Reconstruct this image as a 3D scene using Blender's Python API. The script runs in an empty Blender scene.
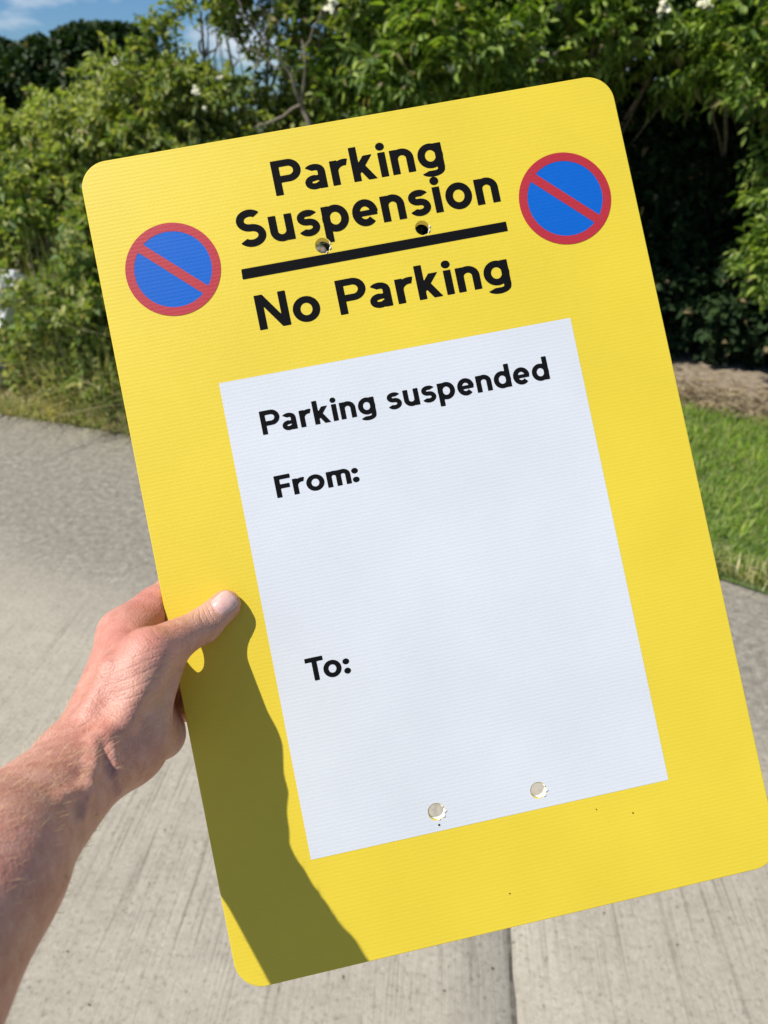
import bpy, bmesh, math, random
import numpy as np
from mathutils import Vector, Matrix

rng = np.random.default_rng(7)
random.seed(7)
scene = bpy.context.scene
COL = scene.collection

# ------------------------------------------------------------------ camera
CAM_Z, PITCH, F = 1.55, math.radians(27.6), 769.0
cam_d = bpy.data.cameras.new("camera")
cam = bpy.data.objects.new("camera", cam_d)
COL.objects.link(cam)
cam.location = (0, 0, CAM_Z)
cam.rotation_euler = (math.radians(90) - PITCH, 0, 0)
cam_d.sensor_fit = 'VERTICAL'
cam_d.sensor_height = 34.62
cam_d.lens = 34.62 * F / 1024.0
cam_d.clip_start = 0.01
cam_d.clip_end = 2000
cam_d.dof.use_dof = True
cam_d.dof.focus_distance = 0.425
cam_d.dof.aperture_fstop = 11.5
scene.camera = cam
C0 = np.array([0, 0, CAM_Z])
RX = np.array([1., 0, 0]); UP = np.array([0, math.sin(PITCH), math.cos(PITCH)])
BK = -np.array([0, math.cos(PITCH), -math.sin(PITCH)])
CAMM = np.stack([RX, UP, BK], 1)            # camera axes as columns


def c2w(p):
    return C0 + np.asarray(p) @ CAMM.T


# ------------------------------------------------------------------ sun and sky
SUN_CAM = np.array([0.90, -1.11, -1.0])      # direction the light travels, seen from the camera
sd = CAMM @ (SUN_CAM / np.linalg.norm(SUN_CAM))
SUN_EL = math.asin(-sd[2]); SUN_AZ = math.atan2(-sd[0], -sd[1])   # azimuth clockwise from +y
sun_d = bpy.data.lights.new("sun", 'SUN')
sun_d.energy = 5.0
sun_d.angle = math.radians(0.55)
sun_d.color = (1.0, 0.95, 0.865)
sun = bpy.data.objects.new("sun", sun_d)
COL.objects.link(sun)
sun.rotation_euler = Vector(sd).to_track_quat('-Z', 'Y').to_euler()
sun.location = (-6, -4, 12)

world = bpy.data.worlds.new("World")
scene.world = world
world.use_nodes = True
wn = world.node_tree
for n in list(wn.nodes):
    wn.nodes.remove(n)
wo = wn.nodes.new('ShaderNodeOutputWorld')
bg = wn.nodes.new('ShaderNodeBackground')
sky = wn.nodes.new('ShaderNodeTexSky')
sky.sky_type = 'NISHITA'
sky.sun_disc = False
sky.sun_elevation = SUN_EL
sky.sun_rotation = SUN_AZ
sky.altitude = 50
sky.air_density = 1.0
sky.dust_density = 0.3
sky.ozone_density = 2.5
bg.inputs['Strength'].default_value = 0.066
tc = wn.nodes.new('ShaderNodeTexCoord')
mp = wn.nodes.new('ShaderNodeMapping')
mp.inputs['Scale'].default_value = (3.2, 3.2, 9)
mp.inputs['Location'].default_value = (0.4, 0.25, 0.35)
nz = wn.nodes.new('ShaderNodeTexNoise')
nz.inputs['Scale'].default_value = 2.2
nz.inputs['Detail'].default_value = 7
nz.inputs['Roughness'].default_value = 0.55
cr = wn.nodes.new('ShaderNodeValToRGB')
cr.color_ramp.elements[0].position = 0.53
cr.color_ramp.elements[1].position = 0.74
cr.color_ramp.elements[1].color = (0.75, 0.75, 0.75, 1)
mx = wn.nodes.new('ShaderNodeMix'); mx.data_type = 'RGBA'
mx.inputs['B'].default_value = (13, 13.2, 13.6, 1)
wn.links.new(tc.outputs['Generated'], mp.inputs['Vector'])
wn.links.new(mp.outputs[0], nz.inputs['Vector'])
wn.links.new(nz.outputs['Fac'], cr.inputs['Fac'])
wn.links.new(cr.outputs['Color'], mx.inputs['Factor'])
tint = wn.nodes.new('ShaderNodeMix'); tint.data_type = 'RGBA'; tint.blend_type = 'MULTIPLY'
tint.inputs['Factor'].default_value = 1.0
tint.inputs['B'].default_value = (0.62, 0.92, 1.28, 1)
wn.links.new(sky.outputs[0], tint.inputs['A'])
wn.links.new(tint.outputs['Result'], mx.inputs['A'])
wn.links.new(mx.outputs['Result'], bg.inputs['Color'])
wn.links.new(bg.outputs[0], wo.inputs['Surface'])

scene.view_settings.view_transform = 'Standard'
scene.view_settings.look = 'None'
scene.view_settings.gamma = 1
scene.view_settings.use_curve_mapping = False
scene.view_settings.exposure = 0.17
scene.cycles.max_bounces = 6
scene.cycles.transparent_max_bounces = 4


# ------------------------------------------------------------------ helpers
def srgb(r, g, b):
    f = lambda c: (c / 255 / 12.92) if c / 255 <= 0.04045 else ((c / 255 + 0.055) / 1.055) ** 2.4
    return (f(r), f(g), f(b), 1)


class NT:
    """small helper round one material's node tree"""
    def __init__(self, name):
        self.m = bpy.data.materials.new(name)
        self.m.use_nodes = True
        self.t = self.m.node_tree
        self.b = self.t.nodes['Principled BSDF']
        self.out = self.t.nodes['Material Output']

    def n(self, typ, **kw):
        nd = self.t.nodes.new('ShaderNode' + typ)
        for k, v in kw.items():
            if k in nd.inputs.keys():
                nd.inputs[k].default_value = v
            else:
                setattr(nd, k, v)
        return nd

    def l(self, a, b):
        self.t.links.new(a, b)

    def coords(self, which='Object', scale=(1, 1, 1), rot=(0, 0, 0)):
        c = self.n('TexCoord')
        mp_ = self.n('Mapping')
        mp_.inputs['Scale'].default_value = scale
        mp_.inputs['Rotation'].default_value = rot
        self.l(c.outputs[which], mp_.inputs['Vector'])
        return mp_.outputs[0]

    def noise(self, vec, scale, detail=4, rough=0.55, dist=0.0):
        nd = self.n('TexNoise')
        nd.inputs['Scale'].default_value = scale
        nd.inputs['Detail'].default_value = detail
        nd.inputs['Roughness'].default_value = rough
        nd.inputs['Distortion'].default_value = dist
        if vec is not None:
            self.l(vec, nd.inputs['Vector'])
        return nd.outputs['Fac']

    def ramp(self, fac, stops):
        r = self.n('ValToRGB')
        el = r.color_ramp.elements
        while len(el) < len(stops):
            el.new(0.5)
        for e, (p, c) in zip(el, stops):
            e.position = p
            e.color = c if len(c) == 4 else (*c, 1)
        self.l(fac, r.inputs['Fac'])
        return r.outputs['Color']

    def mix(self, fac, a, b, blend='MIX'):
        nd = self.n('Mix')
        nd.data_type = 'RGBA'; nd.blend_type = blend
        for v, s in ((fac, 'Factor'), (a, 'A'), (b, 'B')):
            if isinstance(v, (int, float)):
                nd.inputs[s].default_value = v
            elif isinstance(v, (tuple, list)):
                nd.inputs[s].default_value = v if len(v) == 4 else (*v, 1)
            else:
                self.l(v, nd.inputs[s])
        return nd.outputs['Result']

    def math(self, op, a, b=None, clamp=False):
        nd = self.n('Math'); nd.operation = op; nd.use_clamp = clamp
        for i, v in enumerate((a, b)):
            if v is None:
                continue
            if isinstance(v, (int, float)):
                nd.inputs[i].default_value = v
            else:
                self.l(v, nd.inputs[i])
        return nd.outputs[0]

    def bump(self, h, strength, dist, normal=None):
        nd = self.n('Bump')
        nd.inputs['Strength'].default_value = strength
        nd.inputs['Distance'].default_value = dist
        self.l(h, nd.inputs['Height'])
        if normal is not None:
            self.l(normal, nd.inputs['Normal'])
        return nd.outputs['Normal']

    def sphere_mask(self, vec, centre, radius, soft):
        """1 inside a sphere in object space, fading over soft"""
        d = self.n('VectorMath'); d.operation = 'DISTANCE'
        self.l(vec, d.inputs[0]); d.inputs[1].default_value = centre
        mr = self.n('MapRange')
        mr.inputs['From Min'].default_value = radius - soft
        mr.inputs['From Max'].default_value = radius + soft
        mr.inputs['To Min'].default_value = 1
        mr.inputs['To Max'].default_value = 0
        mr.interpolation_type = 'SMOOTHSTEP'
        self.l(d.outputs['Value'], mr.inputs['Value'])
        return mr.outputs[0]


def plain(name, col, rough=0.6, **kw):
    t = NT(name)
    t.b.inputs['Base Color'].default_value = col
    t.b.inputs['Roughness'].default_value = rough
    for k, v in kw.items():
        t.b.inputs[k].default_value = v
    return t.m


def mesh_np(name, verts, faces, smooth=False):
    """faces: (n,3) or (n,4) int array, or list of lists"""
    me = bpy.data.meshes.new(name)
    verts = np.asarray(verts, np.float32)
    if isinstance(faces, np.ndarray):
        k = faces.shape[1]
        me.vertices.add(len(verts)); me.vertices.foreach_set('co', verts.ravel())
        me.loops.add(faces.size); me.loops.foreach_set('vertex_index', faces.ravel().astype(np.int32))
        me.polygons.add(len(faces))
        me.polygons.foreach_set('loop_start', np.arange(0, faces.size, k, dtype=np.int32))
        me.update(calc_edges=True)
        me.validate()
    else:
        me.from_pydata([tuple(map(float, v)) for v in verts], [], faces)
    if smooth:
        me.polygons.foreach_set('use_smooth', [True] * len(me.polygons))
    me.update()
    return me


def link(name, me, mat=None, parent=None):
    o = bpy.data.objects.new(name, me)
    COL.objects.link(o)
    if mat is not None and me is not None:
        me.materials.append(mat)
    if parent is not None:
        o.parent = parent
    return o


def tag(o, label=None, cat=None, group=None, kind=None):
    for k, v in (('label', label), ('category', cat), ('group', group), ('kind', kind)):
        if v:
            o[k] = v
    return o


def empty(name, loc):
    o = bpy.data.objects.new(name, None)
    COL.objects.link(o)
    o.location = loc
    o.empty_display_size = 0.05
    return o


# ================================================================== GROUND
def edge_y(x):
    """far edge of the concrete as a function of x"""
    return np.interp(x, [-12, -6, -2.2, -1.4, 0.0, 1.26, 1.7, 2.6, 6, 12], [5.6, 5.2, 4.22, 3.92, 3.25, 2.46, 2.10, 1.35, -2.0, -6.0])


def bed_y(x):
    """line where lawn stops and the bare bed under the hedge starts"""
    return np.interp(x, [-1.2, 0, 1.0, 1.74, 2.05, 3, 6], [4.1, 4.45, 4.45, 4.30, 4.02, 3.6, 1.5])


def sheet(x0, x1, lo, hi, z, nx, ny, amp=0.0):
    xs = np.linspace(x0, x1, nx)
    v = []
    for x in xs:
        a, b = lo(x), hi(x)
        for j in range(ny):
            y = a + (b - a) * j / (ny - 1)
            v.append((x, y, z + amp * math.sin(x * 2.3 + y * 1.7) * math.sin(y * 1.1 - x)))
    f = []
    for i in range(nx - 1):
        for j in range(ny - 1):
            a = i * ny + j
            f.append([a, a + ny, a + ny + 1, a + 1])
    return mesh_np('sheet', v, np.array(f), True)


# grass/earth ground reaching the horizon
t = NT('field_ground')
v = t.coords()
t.l(t.ramp(t.noise(v, 0.6, 6), [(0.3, (0.05, 0.075, 0.02)), (0.7, (0.12, 0.13, 0.05))]), t.b.inputs['Base Color'])
t.b.inputs['Roughness'].default_value = 0.95
R = 900
gm = mesh_np('ground', [(-R, -R, -0.02), (R, -R, -0.02), (R, R, -0.02), (-R, R, -0.02)], np.array([[0, 1, 2, 3]]))
tag(link('ground', gm, t.m), kind='structure')

# concrete
BRUSH = math.radians(-4.5)
t = NT('brushed_concrete')
v = t.coords('Object', rot=(0, 0, BRUSH * -1))
sep = t.n('SeparateXYZ'); t.l(v, sep.inputs[0])
vb = t.n('Mapping'); vb.inputs['Scale'].default_value = (1, 0.022, 1); t.l(v, vb.inputs['Vector'])
# fine drag lines left by the broom, drawn out along y
l1 = t.noise(vb.outputs[0], 105, 5, 0.66, 0.1)
l2 = t.noise(vb.outputs[0], 42, 6, 0.7)
big = t.noise(v, 1.3, 5, 0.55)
med = t.noise(v, 16, 6, 0.7)
grit = t.noise(v, 85, 6, 0.8)
base = t.ramp(big, [(0.25, (0.37, 0.335, 0.27)), (0.75, (0.44, 0.405, 0.335))])
# weathered, rougher and greyer zone towards the verge
far = t.n('MapRange'); far.inputs['From Min'].default_value = 1.65; far.inputs['From Max'].default_value = 2.2
wob = t.math('ADD', sep.outputs['Y'], t.math('MULTIPLY', t.math('SUBTRACT', big, 0.5), 1.0))
wob = t.math('ADD', wob, t.math('MULTIPLY', t.math('SUBTRACT', med, 0.5), 0.5))
wob = t.math('ADD', wob, t.math('MULTIPLY', sep.outputs['X'], 0.30))
t.l(wob, far.inputs['Value'])
worn = t.ramp(t.noise(v, 34, 7, 0.8), [(0.34, (0.16, 0.147, 0.122)), (0.5, (0.255, 0.235, 0.195)), (0.66, (0.40, 0.37, 0.31))])
colr = t.mix(far.outputs[0], base, worn)
brush = t.math('MULTIPLY', t.math('SUBTRACT', 1, t.math('MULTIPLY', far.outputs[0], 0.92)), t.math('MULTIPLY', t.ramp(t.noise(v, 2.6, 3), [(0.35, (0.35, 0.35, 0.35)), (0.62, (1, 1, 1))]), 1.0))
lines = t.ramp(l1, [(0.33, (0.42, 0.41, 0.385)), (0.47, (1, 1, 1)), (0.62, (1, 1, 1)), (0.75, (1.15, 1.15, 1.14))])
lines2 = t.ramp(l2, [(0.34, (0.50, 0.485, 0.455)), (0.395, (1, 1, 1)), (1.0, (1.0, 1.0, 1.0))])
colr = t.mix(t.math('MULTIPLY', brush, 0.72), colr, lines, 'MULTIPLY')
colr = t.mix(t.math('MULTIPLY', brush, 0.6), colr, lines2, 'MULTIPLY')
colr = t.mix(0.9, colr, t.ramp(grit, [(0.32, (0.42, 0.41, 0.38)), (0.46, (0.97, 0.97, 0.97)), (0.56, (1, 1, 1)), (0.70, (1.38, 1.37, 1.34))]), 'MULTIPLY')
colr = t.mix(0.6, colr, t.ramp(med, [(0.3, (0.78, 0.77, 0.74)), (0.6, (1.07, 1.07, 1.05))]), 'MULTIPLY')
spk = t.n('TexVoronoi'); spk.inputs['Scale'].default_value = 26; t.l(v, spk.inputs['Vector'])
spots = t.ramp(spk.outputs['Distance'], [(0.06, (0.3, 0.28, 0.25)), (0.11, (1, 1, 1))])
colr = t.mix(0.5, colr, spots, 'MULTIPLY')
t.l(colr, t.b.inputs['Base Color'])
t.b.inputs['Roughness'].default_value = 0.9
t.b.inputs['Specular IOR Level'].default_value = 0.25
hh = t.math('ADD', t.math('MULTIPLY', l1, brush), t.math('MULTIPLY', med, 0.35))
hh = t.math('ADD', hh, t.math('MULTIPLY', grit, 0.7))
t.l(t.bump(hh, 0.6, 0.006), t.b.inputs['Normal'])
M_CONC = t.m

JX = 0.254   # the joint that runs away from the viewer, as a real groove


def joint_x(y, x0=JX):
    return x0 + (y - 0.9) * math.tan(-BRUSH)


def slab(xa, xb, name):
    ys = np.linspace(-5, 7, 121)
    vv, ff = [], []
    cols = 150
    for y in ys:
        a, b = xa(y), xb(y)
        for c in range(cols):
            vv.append((a + (b - a) * (c / (cols - 1)), y))
    vv = np.array(vv)
    lim = edge_y(vv[:, 0]) + 0.03 * np.sin(vv[:, 0] * 9) + 0.02 * np.sin(vv[:, 0] * 23)
    z = np.zeros(len(vv))
    yy = np.minimum(vv[:, 1], lim)
    P = np.stack([vv[:, 0], yy, z], 1)
    # rounded arris at the joint sides
    for r in range(len(ys)):
        for c in (0, cols - 1):
            P[r * cols + c, 2] = -0.005
        for c in (1,):
            P[r * cols + c, 0] = P[r * cols, 0] + 0.004
        P[r * cols + cols - 2, 0] = P[r * cols + cols - 1, 0] - 0.004
    for r in range(len(ys) - 1):
        for c in range(cols - 1):
            a = r * cols + c
            if vv[a, 1] >= lim[a] and vv[a + 1, 1] >= lim[a + 1]:
                continue
            ff.append([a, a + 1, a + cols + 1, a + cols])
    me = mesh_np(name, P, np.array(ff), False)
    return tag(link('concrete_drive', me, M_CONC), kind='structure')


slab(lambda y: joint_x(y, -12), lambda y: joint_x(y, JX) - 0.0025, 'concrete_drive')
slab(lambda y: joint_x(y, JX) + 0.0025, lambda y: joint_x(y, 12), 'concrete_drive')

# grit and dirt packed into the joint
t = NT('joint_dirt')
v = t.coords()
t.l(t.ramp(t.noise(v, 60, 5, 0.7), [(0.3, (0.06, 0.053, 0.042)), (0.55, (0.13, 0.118, 0.095)), (0.75, (0.26, 0.24, 0.20))]), t.b.inputs['Base Color'])
t.b.inputs['Roughness'].default_value = 1
ys = np.linspace(-5, 3.0, 400)
jw = 0.0026 + 0.0012 * np.sin(ys * 31) + 0.0012 * np.sin(ys * 77 + 1) + np.abs(rng.normal(0, 0.0012, 400))
vv = np.concatenate([np.stack([joint_x(ys) - jw * 1.3, ys, np.full(400, 0.0012)], 1), np.stack([joint_x(ys) + jw, ys, np.full(400, 0.0012)], 1)])
ff = np.array([[i, 400 + i, 401 + i, i + 1] for i in range(399)])
tag(link('joint_filler', mesh_np('joint_filler', vv, ff), t.m), kind='structure')

# lawn earth and hedge bed
t = NT('lawn_earth')
v = t.coords()
t.l(t.ramp(t.noise(v, 9, 5), [(0.3, (0.05, 0.09, 0.018)), (0.7, (0.11, 0.15, 0.04))]), t.b.inputs['Base Color'])
t.b.inputs['Roughness'].default_value = 1
me = sheet(-1.6, 6, lambda x: edge_y(x) - 0.05, lambda x: bed_y(x) + 0.1, 0.006, 60, 20, 0.004)
tag(link('lawn', me, t.m), kind='structure')
t = NT('dry_soil')
v = t.coords()
t.l(t.ramp(t.noise(v, 16, 7, 0.7), [(0.28, (0.13, 0.10, 0.07)), (0.5, (0.27, 0.215, 0.15)), (0.75, (0.42, 0.355, 0.26))]), t.b.inputs['Base Color'])
t.b.inputs['Roughness'].default_value = 1
t.l(t.bump(t.noise(v, 40, 6), 0.8, 0.02), t.b.inputs['Normal'])
me = sheet(-8, 8, lambda x: bed_y(x) if x > -1.2 else edge_y(x) - 0.02, lambda x: 11, 0.012, 80, 40, 0.006)
tag(link('hedge_bed_soil', me, t.m), kind='structure')


# ================================================================== FOLIAGE
def leaf_material(name, cols, trans=0.35, rough=0.55, backs=1.0):
    t = NT(name)
    g = t.n('NewGeometry')
    c = t.ramp(g.outputs['Random Per Island'], [(i / (len(cols) - 1), k) for i, k in enumerate(cols)])
    v = t.coords()
    c = t.mix(0.8, c, t.ramp(t.noise(v, 3.5, 4, 0.7), [(0.32, (0.55, 0.66, 0.6)), (0.5, (1, 1, 1)), (0.68, (1.38, 1.36, 1.0))]), 'MULTIPLY')
    dead = t.n('Math'); dead.operation = 'GREATER_THAN'; dead.inputs[1].default_value = 0.965
    fr = t.n('Math'); fr.operation = 'FRACT'; t.l(t.math('MULTIPLY', g.outputs['Random Per Island'], 37.7), fr.inputs[0]); t.l(fr.outputs[0], dead.inputs[0])
    c = t.mix(t.math('MULTIPLY', dead.outputs[0], 0.8), c, (0.30, 0.23, 0.12))
    t.l(c, t.b.inputs['Base Color'])
    t.b.inputs['Roughness'].default_value = rough
    t.b.inputs['Specular IOR Level'].default_value = 0.35
    tr = t.n('BsdfTranslucent')
    t.l(t.mix(1.0, c, (1.5, 1.6, 0.6), 'MULTIPLY'), tr.inputs['Color'])
    ms = t.n('MixShader'); ms.inputs[0].default_value = trans
    t.l(t.b.outputs[0], ms.inputs[1]); t.l(tr.outputs[0], ms.inputs[2])
    t.l(ms.outputs[0], t.out.inputs['Surface'])
    return t.m


def unit(a):
    return a / np.maximum(np.linalg.norm(a, axis=-1, keepdims=True), 1e-9)


def leaves_mesh(name, pos, dirs, nors, length, width, fold=0.25, droop=0.2):
    """each leaf: base, two edge points each side and a tip, folded along the midrib"""
    n = len(pos)
    dirs = unit(dirs)
    side = unit(np.cross(dirs, nors))
    nor = unit(np.cross(side, dirs))
    L = length[:, None]; W = width[:, None]
    b = pos
    p1 = pos + dirs * L * 0.36
    p2 = pos + dirs * L * 0.70 - nor * L * droop * 0.35
    tip = pos + dirs * L - nor * L * droop
    up = nor * W * fold
    V = np.stack([b, p1 + side * W * 0.5 + up, p2 + side * W * 0.36 + up * 0.7, tip,
                  p2 - side * W * 0.36 + up * 0.7, p1 - side * W * 0.5 + up], 1).reshape(-1, 3)
    i = np.arange(n)[:, None] * 6
    Fq = np.concatenate([i + np.array([[0, 1, 2, 3]]), i + np.array([[0, 3, 4, 5]])], 0)
    return mesh_np(name, V, Fq)


def tube_mesh(paths, sides=6):
    """paths: list of (points, radii)"""
    V, Fs = [], []
    off = 0
    for pts, rad in paths:
        pts = np.asarray(pts, float); rad = np.asarray(rad, float)
        d = unit(np.gradient(pts, axis=0))
        ref = np.array([0.3, 0.9, 0.2])
        a = unit(np.cross(d, ref)); b = unit(np.cross(d, a))
        th = np.arange(sides) / sides * 2 * np.pi
        ring = pts[:, None] + rad[:, None, None] * (np.cos(th)[None, :, None] * a[:, None] + np.sin(th)[None, :, None] * b[:, None])
        V.append(ring.reshape(-1, 3))
        for k in range(len(pts) - 1):
            for s in range(sides):
                s2 = (s + 1) % sides
                Fs.append([off + k * sides + s, off + k * sides + s2, off + (k + 1) * sides + s2, off + (k + 1) * sides + s])
        off += len(pts) * sides
    return mesh_np('tubes', np.concatenate(V), np.array(Fs), True)


def curve_pts(a, b, n, wob, sag=0.0):
    a = np.asarray(a, float); b = np.asarray(b, float)
    s = np.linspace(0, 1, n)[:, None]
    p = a + (b - a) * s
    w = rng.normal(0, wob, (n, 3)); w[0] = 0; w[-1] *= 0.4
    p = p + np.cumsum(w, 0) * 0.5 * np.sin(s * np.pi * 0.9)
    p[:, 2] += sag * 4 * (s[:, 0] * (1 - s[:, 0]))
    return p


def clump_sprays(clumps, density):
    """points and outward directions scattered through leaf clumps: mostly near the skin of each"""
    P, D = [], []
    for (cx, cy, cz, rx, ry, rz) in clumps:
        n = int(density * (rx * ry + ry * rz + rx * rz) / 3 * 12)
        d = unit(rng.normal(0, 1, (n, 3)))
        r = rng.uniform(0.45, 1.08, (n, 1)) ** 0.6
        k = max(1, n // 7)
        c_ = rng.integers(0, k, n)
        tight = min(rx, ry, rz)
        d = unit(d[:k][c_] + rng.normal(0, 0.16, (n, 3))); r = r[:k][c_] * rng.uniform(0.82, 1.1, (n, 1))
        P.append(np.array([cx, cy, cz]) + d * r * np.array([rx, ry, rz]))
        D.append(unit(d * np.array([1, 1, 0.7]) + np.array([0, 0, 0.25])))
    return np.concatenate(P), np.concatenate(D)


def spray_leaves(P, D, per, spread, llen, lwid, pinnate=False, lift=0.3):
    """a short twig at every point that carries `per` leaves; returns leaf arrays"""
    n = len(P)
    j = np.tile(np.arange(per), n)
    Pi = np.repeat(P, per, 0); Di = np.repeat(D, per, 0)
    Di = unit(Di + np.repeat(rng.normal(0, 0.45, (n, 3)), per, 0))
    sdv = np.repeat(unit(np.cross(D, rng.normal(0, 1, (n, 3)))), per, 0)
    sidev = unit(np.cross(Di, sdv))
    frac = (j + 0.5) / per
    sgn = np.where(j % 2 == 0, 1, -1)[:, None]
    pos = Pi + Di * (frac[:, None] * spread)
    pos[:, 2] -= (frac ** 2) * spread * 0.35
    if pinnate:
        pos = Pi + Di * (np.ceil(frac * per / 2) / (per / 2) * spread)[:, None]
        dirs = unit(Di * 0.55 + sidev * sgn * 0.9 + np.array([0, 0, -0.3]))
        last = (j == per - 1)
        dirs[last] = unit(Di[last] + np.array([0, 0, -0.3]))
        nors = np.cross(Di, sidev)
        nors = np.where(nors[:, 2:3] < 0, -nors, nors) - sd * 0.5 + rng.normal(0, 0.25, (n * per, 3))
    else:
        dirs = unit(Di * 0.7 + sidev * sgn * 0.7 + rng.normal(0, 0.4, (n * per, 3)) + np.array([0, 0, -0.1]))
        nors = unit(Di * 0.35 + np.array([0, 0, lift + 0.1]) - sd * 0.75 + rng.normal(0, 0.5, (n * per, 3)))   # blades turn to the light
    s = rng.uniform(0.4, 1.25, n * per)
    return pos, dirs, nors, llen * s, lwid * s


M_BARK = plain('grey_bark', (0.16, 0.13, 0.10, 1), 0.9)
t = NT('twig_bark')
v = t.coords()
t.l(t.ramp(t.noise(v, 30, 4), [(0.3, (0.12, 0.095, 0.07)), (0.7, (0.33, 0.28, 0.21))]), t.b.inputs['Base Color'])
t.b.inputs['Roughness'].default_value = 0.9
M_TWIG = t.m
M_ELDER = leaf_material('elder_leaf', [(0.045, 0.09, 0.014), (0.11, 0.19, 0.024), (0.23, 0.32, 0.045), (0.38, 0.46, 0.13)])
M_DARK = leaf_material('hedge_shade_leaf', [(0.010, 0.024, 0.006), (0.018, 0.042, 0.010), (0.028, 0.058, 0.014)], 0.12, 0.85)  # leaf colour darkened to stand for deep shade inside the hedge
M_ROSE = leaf_material('rose_leaf', [(0.07, 0.115, 0.025), (0.14, 0.20, 0.04), (0.24, 0.29, 0.06), (0.37, 0.37, 0.12)])
M_WILLOW = leaf_material('grey_green_leaf', [(0.11, 0.16, 0.035), (0.22, 0.28, 0.065), (0.35, 0.39, 0.10), (0.48, 0.48, 0.19)])
M_NETTLE = leaf_material('nettle_leaf', [(0.07, 0.125, 0.025), (0.14, 0.21, 0.04), (0.25, 0.30, 0.07), (0.38, 0.37, 0.14)])
M_PETAL = plain('cream_petal', (0.66, 0.64, 0.46, 1), 0.7)


def bush(name, label, cat, clumps, density, per, spread, llen, lwid, mat, base, stems=6, pinnate=False,
         group=None, bare=None, flowers=None, fold=0.25, shoots=0, sh=0.36):
    root = empty(name, base)
    tag(root, label, cat, group)
    inv = np.array(base)
    P, D = clump_sprays(clumps, density)
    keep = P[:, 2] > 0.05
    P, D = P[keep], D[keep]
    paths = []
    for k in range(shoots):                      # long wild shoots standing out of the mass
        cx, cy, cz, rx, ry, rz = clumps[rng.integers(0, len(clumps))]
        a = np.array([cx + rng.normal(0, .5) * rx, cy - abs(rng.normal(0, .6)) * ry, cz + rz * rng.uniform(.2, .9)])
        e = a + np.array([rng.normal(0, .10), rng.normal(-.05, .10), rng.uniform(.4, 1) * sh])
        q = curve_pts(a, e, 7, 0.012)
        paths.append((np.concatenate([np.linspace((cx, cy, cz), q[0], 4)[:3], q]) - inv, np.linspace(0.0055, 0.0015, 10)))
        dv = unit(np.gradient(q, axis=0) * np.array([1, 1, .5]) + rng.normal(0, .03, (7, 3)))
        P = np.concatenate([P, q[1:], q[1:] + rng.normal(0, .01, (6, 3))]); D = np.concatenate([D, dv[1:], unit(dv[1:] * .4 + rng.normal(0, .5, (6, 3)))])
    pos, dirs, nors, L, W = spray_leaves(P, D, per, spread, llen, lwid, pinnate)
    link('foliage', leaves_mesh('foliage', pos - inv, dirs, nors, L, W, fold), mat, root)
    for (cx, cy, cz, rx, ry, rz) in clumps:
        b0 = np.array([inv[0] + rng.normal(0, 0.12), inv[1] + rng.normal(0, 0.1), 0.0])
        m = np.array([cx, cy, cz])
        p = curve_pts(b0, m, 9, 0.05, 0.06)
        paths.append((p - inv, np.linspace(0.026, 0.008, 9)))
        for k in range(stems):
            e = m + unit(rng.normal(0, 1, 3)) * np.array([rx, ry, rz]) * 0.9
            q = curve_pts(p[rng.integers(4, 9)], e, 7, 0.035)
            paths.append((q - inv, np.linspace(0.009, 0.002, 7)))
    link('stem', tube_mesh(paths, 5), M_TWIG, root)
    if bare:
        link('bare_branch', tube_mesh([(np.array(a) - inv, r) for a, r in bare], 6), M_TWIG, root)
    if flowers is not None:
        V, Fs = [], []
        for (c, s) in flowers:
            c = np.array(c) - inv
            for k in range(14):
                o = rng.normal(0, 0.35, 3) * s
                nrm = unit(np.array([rng.normal(0, .5) - .3, -0.8 + rng.normal(0, .4), 0.7])); a = unit(np.cross(nrm, [0.2, 1, .1])); b = np.cross(nrm, a)
                i0 = len(V)
                V.append(c + o + nrm * s * 0.12)
                r_ = s * 0.36
                for q in range(5):
                    V.append(c + o + r_ * (a * math.cos(q * 1.2566) + b * math.sin(q * 1.2566)))
                for q in range(5):
                    Fs.append([i0, i0 + 1 + q, i0 + 1 + (q + 1) % 5])
        link('blossom', mesh_np('blossom', V, np.array(Fs)), M_PETAL, root)
    return root


# pixel -> world point at a chosen forward distance (metres along the ground)
def at(px, py, Y):
    d = CAMM @ np.array([(px - 384) / F, (512 - py) / F, -1.0])
    return C0 + d * (Y / d[1])


def cl(px, py, Y, rx, ry, rz):
    p = at(px, py, Y)
    return (p[0], p[1], p[2], rx, ry, rz)


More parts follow.
